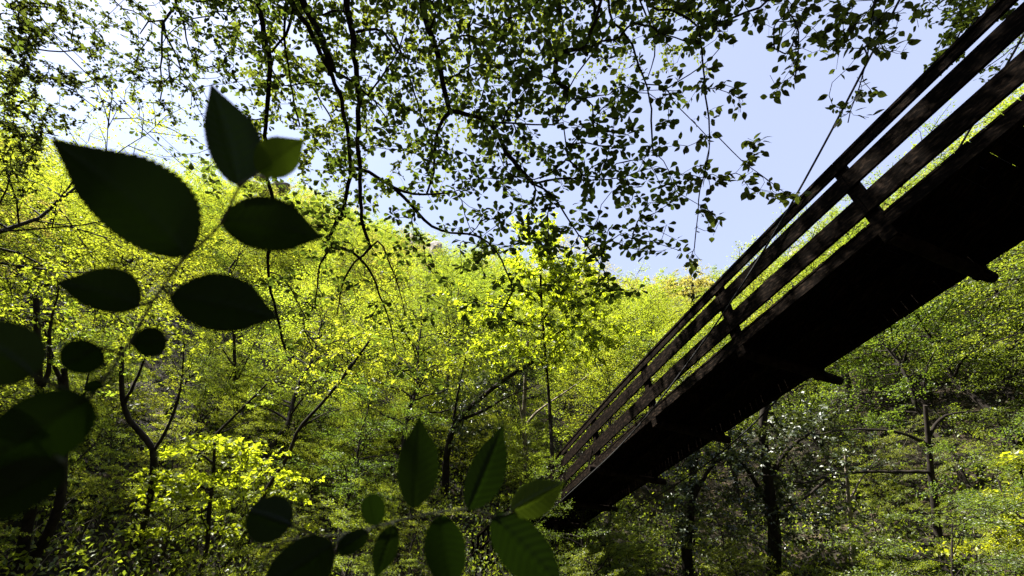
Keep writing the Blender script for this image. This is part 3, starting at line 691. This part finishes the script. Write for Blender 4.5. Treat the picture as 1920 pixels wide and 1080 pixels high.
slope_tree('skyline_tree', 'rounded pale treetop on the skyline left of the bridge railing', [[(1300, 590), (1300, 560), (1298, 530)], [(1300, 560), (1270, 540), (1255, 530)], [(1300, 560), (1330, 545), (1345, 535)]], .3, [(1300, 532, 30, 7, 90), (1270, 545, 20, 6, 40), (1335, 540, 14, 6, 30)], 'pale', .28, along=12, depth=44, tipr=.012)

# ------------------------------------------------------------------ rocks
def rock(px, py, w, h, mk, label, depth=None, n=5):
    p = hit(px, py)
    if p is None: p = at(px, py, depth or 60)
    d = float(np.dot(p - CAM, [0, CP, SP])); sx = w / F * d * .5; sz = h / F * d * .5
    mb = MB()
    h2 = unit(np.array([p[0], p[1]])); rad = max(1.8, sx * 1.1)
    for back in np.arange(0, 11, 1.6): HERO_KEEP.append((p[0] - h2[0] * back, p[1] - h2[1] * back, rad))
    import bmesh
    for k in range(n):
        bm = bmesh.new(); bmesh.ops.create_icosphere(bm, subdivisions=3, radius=1)
        co = np.array([v.co[:] for v in bm.verts]); fa = np.array([[v.index for v in f.verts] for f in bm.faces]); bm.free()
        pl = unit(rng.normal(size=(14, 3)))
        for q in pl:                       # chop flat facets into the boulder
            s_ = co @ q; lim = rng.uniform(.55, .85); co = co - np.maximum(0, s_ - lim)[:, None] * q
        co += rng.normal(size=co.shape) * .015
        o_ = np.array([rng.normal() * sx * .55, rng.normal() * sx * .2, rng.normal() * sz * .5])
        mb.add(co * np.array([sx, sx * .7, sz]) * rng.uniform(.45, .8) + o_, fa)
    o = mb.build('rock_outcrop', M[mk], smooth=False); o.location = p
    tag(o, label, 'rock', 'rock outcrops on the slope')
rock(778, 480, 60, 90, 'rock', 'pale grey crag showing between leaves in the upper middle')
rock(655, 445, 90, 50, 'darkrock', 'brown crag behind the two hanging limbs')
rock(492, 352, 70, 26, 'darkrock', 'dark rocky crest on the skyline behind the small upper leaf', 70)
rock(1268, 578, 40, 34, 'rock', 'small grey crag below the skyline left of the bridge railing')
rock(1545, 490, 110, 60, 'rock', 'long pale scree face seen through the lower gap of the railing', n=8)
rock(1640, 415, 110, 60, 'rock', 'upper pale scree seen through the railing beside the nearest post', n=8)
rock(60, 600, 90, 40, 'darkrock', 'brown bank on the slope left of the big leaves')
rock(330, 640, 50, 24, 'darkrock', 'brown ledge on the slope right of the big leaves')

for px, py, d in ((925, 1040, 14.6), (900, 1075, 14.), (980, 985, 15.), (1040, 960, 15.5)):
    q_ = at(px, py, d)
    for f_ in (1., .9, .8): HERO_KEEP.append((q_[0] * f_, q_[1] * f_, 1.3))
forest()
undergrowth()

# ------------------------------------------------------------------ bridge
BP = dict(x0=6.5387, z0=4.1079, head=-.4229, slope=-.0904, curv=.0044, roll=.103, turn=.1689, lean=.1114)
BW = 1.5
def sec(t, lat, h):
    b = BP; t = np.asarray(t, float)
    H = b['head'] + b['turn'] * t / 10
    P = np.stack([b['x0'] + math.sin(b['head']) * t + math.cos(b['head']) * b['turn'] * t * t / 20,
                  math.cos(b['head']) * t - math.sin(b['head']) * b['turn'] * t * t / 20, b['z0'] + b['slope'] * t + b['curv'] * t * t], -1)
    r = np.stack([np.cos(H) * math.cos(b['roll']), -np.sin(H) * math.cos(b['roll']), -math.sin(b['roll']) + 0 * t], -1)
    u = np.stack([np.cos(H) * math.sin(b['roll']), -np.sin(H) * math.sin(b['roll']), math.cos(b['roll']) + 0 * t], -1)
    return CAM + P + r * np.asarray(lat)[..., None] + u * np.asarray(h)[..., None]

T0, T1 = -4.6, 20.5
def prism(mb, ts, prof):
    """sweep a closed cross-section (lat, h) along the bridge line"""
    n = len(prof); ts = np.asarray(ts)
    v = np.stack([sec(ts, np.full(len(ts), a), np.full(len(ts), b)) for a, b in prof], 1)
    i = np.arange(len(ts) - 1)[:, None] * n; j = np.arange(n)[None]; k = (j + 1) % n
    mb.add(v.reshape(-1, 3), np.stack([i + j, i + k, i + n + k, i + n + j], -1).reshape(-1, 4))
    mb.add(v[0], [list(range(n))[::-1]]); mb.add(v[-1], [list(range(n))])

def lat_of(side, h, off=0): return side * (BW / 2 + BP['lean'] * h + off)
POSTS = [-3.3, -.8, 1.65, 4.12, 6.55, 9.06, 11.77, 14.66, 17.3]

bridge = empty('footbridge', tuple(sec(0, 0, 0)), 'dark wooden suspension footbridge rising overhead to the upper right corner', 'bridge')
def bpart(mb, name, mat='wood', smooth=False, parent=None, loc=True):
    off = np.array(bridge.location)
    o = shift(mb, off).build(name, M[mat], bridge if parent is None else parent, smooth)
    return o
def board(side, h0, h1, th, name):
    # boards butt at the posts, each length a little out of line
    mb = MB(); cuts = [T0] + POSTS[2::1] + [T1]
    for a, b in zip(cuts[:-1], cuts[1:]):
        if b - a < .5: continue
        j = rng.normal() * .004
        ts = np.linspace(a + .004, b - .004, 6)
        prism(mb, ts, [(lat_of(side, h0, .0 + j), h0 + j), (lat_of(side, h0, th + j), h0 + j), (lat_of(side, h1, th + j), h1 + j), (lat_of(side, h1, j), h1 + j)])
    bpart(mb, name)
for side in (-1, 1):
    mb = MB()
    cuts = [T0] + POSTS[2:] + [T1]
    for a, b in zip(cuts[:-1], cuts[1:]):
        if b - a < .5: continue
        ts = np.linspace(a + .003, b - .003, 6)
        prism(mb, ts, [(lat_of(side, 1.1, -.03), 1.180), (lat_of(side, 1.1, .05), 1.180), (lat_of(side, 1.1, .05), 1.222), (lat_of(side, 1.1, -.03), 1.222)])
        prism(mb, ts, [(lat_of(side, 1.1, -.005), 1.05), (lat_of(side, 1.1, .03), 1.05), (lat_of(side, 1.1, .03), 1.178), (lat_of(side, 1.1, -.005), 1.178)])
    bpart(mb, 'handrail')
    board(side, .717, .962, .035, 'rail_board')
    board(side, .269, .532, .035, 'rail_board')
    mb = MB(); prism(mb, np.linspace(T0, T1, 40), [(side * .66, -.02), (side * BW / 2, -.02), (side * BW / 2, .150), (side * .66, .150)])
    bpart(mb, 'side_beam')
    for t in POSTS:
        mb = MB()
        hs = np.array([-.16, .2, .7, 1.16])
        for s_ in (0,):
            la = np.array([side * (BW / 2 + BP['lean'] * h - .002) for h in hs])
            w = .08
            v = []
            for h, l in zip(hs, la):
                inn = l - side * .09
                v += [sec(t - w, l, h), sec(t + w, l, h), sec(t + w, inn, h), sec(t - w, inn, h)]
            i = np.arange(3)[:, None] * 4; j = np.arange(4)[None]; k = (j + 1) % 4
            mb.add(np.array(v), np.stack([i + j, i + k, i + 4 + k, i + 4 + j], -1).reshape(-1, 4))
            mb.add(np.array(v[:4]), [[3, 2, 1, 0]]); mb.add(np.array(v[-4:]), [[0, 1, 2, 3]])
        # slanting brace from the crossbeam end to the post
        o1 = side * (BW / 2 + .20); 
        a0, a1 = sec(t + .11, o1, -.08), sec(t + .11, side * (BW / 2 + .05), .55)
        p = bpart(mb, 'post')
        if t < 11: continue
        tm = MB(); tube(tm, np.array([a0, a1]), .022, 6); bpart(tm, 'brace', parent=p)
# deck planks, laid crosswise with gaps
mb = MB(); t = T0
while t < T1:
    w = rnd.uniform(.13, .15); g = rnd.uniform(.002, .010); dz = rnd.gauss(0, .003)
    prism(mb, [t, t + w], [(-.76, .152 + dz), (.76, .152 + dz), (.76, .184 + dz), (-.76, .184 + dz)]); t += w + g
bpart(mb, 'deck_planks')
mb = MB(); prism(mb, np.linspace(T0, T1, 40), [(-.06, .01), (.06, .01), (.06, .150), (-.06, .150)]); bpart(mb, 'centre_beam')
for i, t in enumerate(POSTS):
    mb = MB(); ext = [.0, .05, .0, .08, .27, .06, .16, .10, .1][i]
    la = np.linspace(-(BW / 2 + (.20 if i in (6, 7) else -.03)), BW / 2 + .06 + ext, 7)
    pts = np.stack([sec(t, l, -.105) for l in la]) + rng.normal(size=(7, 3)) * .004
    tube(mb, pts, .082 * np.array([.86, 1, 1.02, 1, .98, 1.02, .85]), 12)
    bpart(mb, 'crossbeam', 'log', True)
# suspension cables with hangers
kt = [T0, -2, 0, 2.2, 3.0, 4.7, 5.5, 7.5, 9.6, 11.8, 13.5, T1]; kh = [8.2, 5.6, 4.05, 2.65, 2.15, 1.15, .78, .15, -.24, -.30, -.32, -.32]
ts = np.linspace(T0, T1, 90)
from numpy import interp
hs = interp(ts, kt, kh); hs = np.convolve(np.pad(hs, 4, 'edge'), np.ones(9) / 9, 'valid')
for side in (-1, 1):
    mb = MB(); tube(mb, sec(ts, np.full(len(ts), side * .98), hs), .014, 6); bpart(mb, 'suspension_cable', 'steel', True)

# far landing with slatted stair railing, below the bridge end
def staircase():
    base = at(925, 1075, 14.6); g = gl(base[0], base[1])
    e = empty('wooden_staircase', (base[0], base[1], g), 'slatted dark wooden stair railing going down from the far bridge end', 'staircase')
    off = np.array(e.location)
    tp, bt = at(1010, 955, 15.2), at(880, 1075, 14.0)
    dirv = bt - tp
    mb = MB()
    for k in (0, .42, .84):
        a = tp + np.array([0, 0, .85 - k]); b = bt + np.array([0, 0, .85 - k])
        tube(mb, np.array([a, (a + b) / 2, b]), .05, 4)
    shift(mb, off).build('railing', M['wood'], e, False)
    for s_ in np.linspace(.04, .97, 14):
        mb = MB(); p = tp + dirv * s_; tube(mb, np.array([p + [0, .06, -.35], p + [0, .06, .9]]), .04, 4)
        shift(mb, off).build('slat', M['wood'], e, False)
    mb = MB()
    for s_ in np.linspace(0, 1, 12):
        p = tp + dirv * s_ + np.array([.15, .5, -.25])
        v = np.array([[sx * .55, sy * .16, sz * .03] for sz in (-1, 1) for sy in (-1, 1) for sx in (-1, 1)]) + p
        mb.add(v, [[0, 2, 3, 1], [4, 5, 7, 6], [0, 1, 5, 4], [2, 6, 7, 3], [0, 4, 6, 2], [1, 3, 7, 5]])
    shift(mb, off).build('steps', M['wood'], e, False)
    mb = MB()
    for s_ in (.05, .5, .95):
        p = tp + dirv * s_ + np.array([.1, .3, 0]); q = p.copy(); q[2] = gl(p[0], p[1]) - .3
        tube(mb, np.array([q, p]), .09, 8)
    shift(mb, off).build('support', M['log'], e, True)
staircase()

# stone abutment that carries the near end of the bridge
def abutment():
    c = sec(T0 - .2, 0, -.1); g = gl(c[0], c[1]) - .6
    mb = MB()
    zt = c[2] - .14; n = 0
    for k in range(14):
        z0 = g + (zt - g) * k / 14; z1 = g + (zt - g) * (k + 1) / 14 - .015
        s_ = 1.3 - .25 * k / 14 + rnd.uniform(-.02, .02)
        v = np.array([[sx * s_, sy * s_ * .7, z] for z in (z0, z1) for sy in (-1, 1) for sx in (-1, 1)]) + np.array([c[0], c[1], 0])
        mb.add(v, [[0, 2, 3, 1], [4, 5, 7, 6], [0, 1, 5, 4], [2, 6, 7, 3], [0, 4, 6, 2], [1, 3, 7, 5]])
    o = mb.build('abutment', M['rock'], smooth=False); tag(o, 'stone block footing under the near end of the footbridge', 'abutment')
abutment()

# ------------------------------------------------------------------ cables across the gorge
def overhead(p, q, r, label):
    a, b = at(*p), hit(*q)
    if b is None: b = at(q[0], q[1], 45)
    s = np.linspace(-.35, 1, 60)[:, None]
    pts = a + (b - a) * s; pts[:, 2] -= .6 * np.sin(np.clip(s[:, 0], 0, 1) * math.pi) * 1.2
    mb = MB(); tube(mb, pts, r, 5)
    o = mb.build('overhead_cable', M['steel']); tag(o, label, 'cable', 'cables strung across the gorge')
overhead((120, 96, 15), (455, 385), .020, 'thicker lower cable of the pair slanting across the sky at upper left')
overhead((130, 88, 15), (470, 380), .012, 'thinner upper cable of the pair slanting across the sky at upper left')

# ------------------------------------------------------------------ out-of-focus sprigs close to the camera
def near_leaf(parent, off, base, tip, wl, wr, depth, dtip=0.0, fold=.10, serr=22, shape='ov', mk='near'):
    """one real leaf: base and tip in photo positions, wl/wr the half widths to either side"""
    B = at(*base, depth); T_ = at(*tip, depth + dtip)
    ax = T_ - B; Ln = np.linalg.norm(ax); D = ax / Ln
    view = unit((B + T_) / 2 - CAM); S = unit(np.cross(D, view)); N_ = np.cross(S, D)
    sc = depth / F
    n = 112; us = np.linspace(0, 1, n)
    if shape == 'ov': prof = np.sin(math.pi * us ** .82) ** .72 * (1 - .10 * us); 
    else: prof = np.sqrt(np.maximum(0, 1 - (2 * us - 1) ** 2))
    if shape == 'ov':
        k = us > .66; prof[k] *= (1 - ((us[k] - .66) / .34) ** 1.2 * .5)
    prof = prof / prof.max(); prof[0] = .02; prof[-1] = 0.0
    m = 7
    rows = []
    for u, w in zip(us, prof):
        ser = 1 - .085 * ((u * serr) % 1.0) if (shape == 'ov' and .06 < u < .97) else 1
        row = []
        for s_ in np.linspace(-1, 1, 2 * m + 1):
            hw = (wl if s_ < 0 else wr) * sc * w * (ser if abs(s_) > .99 else 1)
            c = B + ax * u + S * s_ * hw
            lift = fold * abs(s_) * hw - .06 * Ln * (u - .5) ** 2
            vein = .00022 * math.sin((u - abs(s_) * .16) * 2 * math.pi * 11) * (abs(s_) > .05) * min(1, w * 2)
            mid = -.0016 if abs(s_) < .05 else 0
            row.append(c + N_ * (lift + vein + mid))
        rows.append(row)
    v = np.array(rows).reshape(-1, 3); k = 2 * m + 1
    i = np.arange(n - 1)[:, None] * k; j = np.arange(k - 1)[None]
    f = np.stack([i + j, i + j + 1, i + k + j + 1, i + k + j], -1).reshape(-1, 4)
    mb = MB(); mb.add(v - off, f)
    return mb.build('leaf', M[mk], parent)

def sprig(name, label, stem, stem_r, leaves, extra=()):
    P = [np.array(p[1:]) if p[0] == 'w' else at(*p) for p in stem]
    off = P[0]
    e = empty(name, tuple(off), label, 'sprig')
    mb = MB(); q = resample(P, .01); tube(mb, q, np.linspace(stem_r, stem_r * .45, len(q)), 7)
    shift(mb, off).build('stem', M['stem'], e)
    for ln in leaves:
        base, tip, wl, wr, d = ln[:5]
        B = at(*base, d); i = int(np.argmin(np.linalg.norm(q - B, axis=1)))
        lf = near_leaf(e, off, *ln)
        pm = MB(); tube(pm, np.array([q[i], (q[i] + B) / 2, B]), stem_r * .55, 5); shift(pm, off).build('stalk', M['stem'], lf)
    return e
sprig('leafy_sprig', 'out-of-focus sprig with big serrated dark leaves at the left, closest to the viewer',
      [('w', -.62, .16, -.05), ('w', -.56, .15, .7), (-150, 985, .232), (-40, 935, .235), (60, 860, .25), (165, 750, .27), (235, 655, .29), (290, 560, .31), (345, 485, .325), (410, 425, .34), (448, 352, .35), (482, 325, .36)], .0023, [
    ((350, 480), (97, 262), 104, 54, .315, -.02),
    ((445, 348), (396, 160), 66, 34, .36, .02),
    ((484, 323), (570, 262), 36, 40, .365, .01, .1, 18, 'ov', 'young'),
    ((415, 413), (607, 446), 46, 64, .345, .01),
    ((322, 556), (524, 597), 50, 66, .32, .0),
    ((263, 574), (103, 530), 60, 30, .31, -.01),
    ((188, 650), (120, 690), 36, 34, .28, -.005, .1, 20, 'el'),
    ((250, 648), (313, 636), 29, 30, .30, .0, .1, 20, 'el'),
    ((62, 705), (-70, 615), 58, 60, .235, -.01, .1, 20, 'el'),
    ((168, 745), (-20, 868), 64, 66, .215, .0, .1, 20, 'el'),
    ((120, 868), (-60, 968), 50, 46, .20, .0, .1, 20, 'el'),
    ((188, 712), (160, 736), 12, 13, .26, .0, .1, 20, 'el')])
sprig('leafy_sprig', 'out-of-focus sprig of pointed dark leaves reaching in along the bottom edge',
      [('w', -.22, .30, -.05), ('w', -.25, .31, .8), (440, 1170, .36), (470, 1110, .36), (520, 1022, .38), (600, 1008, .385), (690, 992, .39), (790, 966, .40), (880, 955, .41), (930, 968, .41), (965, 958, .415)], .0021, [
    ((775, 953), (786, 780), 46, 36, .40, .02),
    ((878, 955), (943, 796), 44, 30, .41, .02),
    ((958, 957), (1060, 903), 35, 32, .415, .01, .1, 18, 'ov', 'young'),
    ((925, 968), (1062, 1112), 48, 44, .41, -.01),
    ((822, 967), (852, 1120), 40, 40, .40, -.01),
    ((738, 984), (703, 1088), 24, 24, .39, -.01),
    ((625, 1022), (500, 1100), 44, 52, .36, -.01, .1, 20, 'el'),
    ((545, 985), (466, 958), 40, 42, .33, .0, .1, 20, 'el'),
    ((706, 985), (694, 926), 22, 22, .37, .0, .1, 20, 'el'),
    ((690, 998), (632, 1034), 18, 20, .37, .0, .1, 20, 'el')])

# ------------------------------------------------------------------ light, sky, camera
SUN_AZ, SUN_EL = -100.0, 58.0
w = bpy.data.worlds.new('World'); bpy.context.scene.world = w; w.use_nodes = True
nt = w.node_tree; bg = nt.nodes['Background']
sky = nt.nodes.new('ShaderNodeTexSky'); sky.sky_type = 'NISHITA'; sky.sun_disc = False
sky.sun_elevation = R(SUN_EL); sky.sun_rotation = R(SUN_AZ)
sky.air_density = 1.0; sky.dust_density = .6; sky.ozone_density = 1.0
veil = nt.nodes.new('ShaderNodeMixRGB'); veil.blend_type = 'ADD'; veil.inputs[0].default_value = 1
veil.inputs[2].default_value = (1.75, 1.65, 2.0, 1)          # even pale tint added to the sky colour
nt.links.new(sky.outputs[0], veil.inputs[1]); nt.links.new(veil.outputs[0], bg.inputs[0]); bg.inputs[1].default_value = .050
sl = bpy.data.lights.new('sun', 'SUN'); sl.energy = 5.0; sl.angle = R(.5); sl.color = (1, .95, .86)
so = bpy.data.objects.new('sun', sl); C.objects.link(so)
dv = Vector((math.sin(R(SUN_AZ)) * math.cos(R(SUN_EL)), math.cos(R(SUN_AZ)) * math.cos(R(SUN_EL)), math.sin(R(SUN_EL))))
so.rotation_euler = dv.to_track_quat('Z', 'Y').to_euler(); so.location = dv * 60

cd = bpy.data.cameras.new('camera'); co = bpy.data.objects.new('camera', cd); C.objects.link(co)
co.location = CAM; co.rotation_euler = (math.pi / 2 + PIT, 0, 0)
cd.sensor_width = 36; cd.lens = F / 1920 * 36; cd.clip_start = .02; cd.clip_end = 500
cd.dof.use_dof = True; cd.dof.focus_distance = 8.0; cd.dof.aperture_fstop = 4.8
sc = bpy.context.scene; sc.camera = co
sc.view_settings.view_transform = 'Standard'; sc.view_settings.look = 'None'; sc.view_settings.gamma = 1; sc.view_settings.exposure = 2.25
sc.render.engine = 'CYCLES'
sc.cycles.use_denoising = True
sc.cycles.max_bounces = 6; sc.cycles.diffuse_bounces = 3; sc.cycles.glossy_bounces = 2; sc.cycles.transmission_bounces = 4
sc.cycles.sample_clamp_indirect = 6
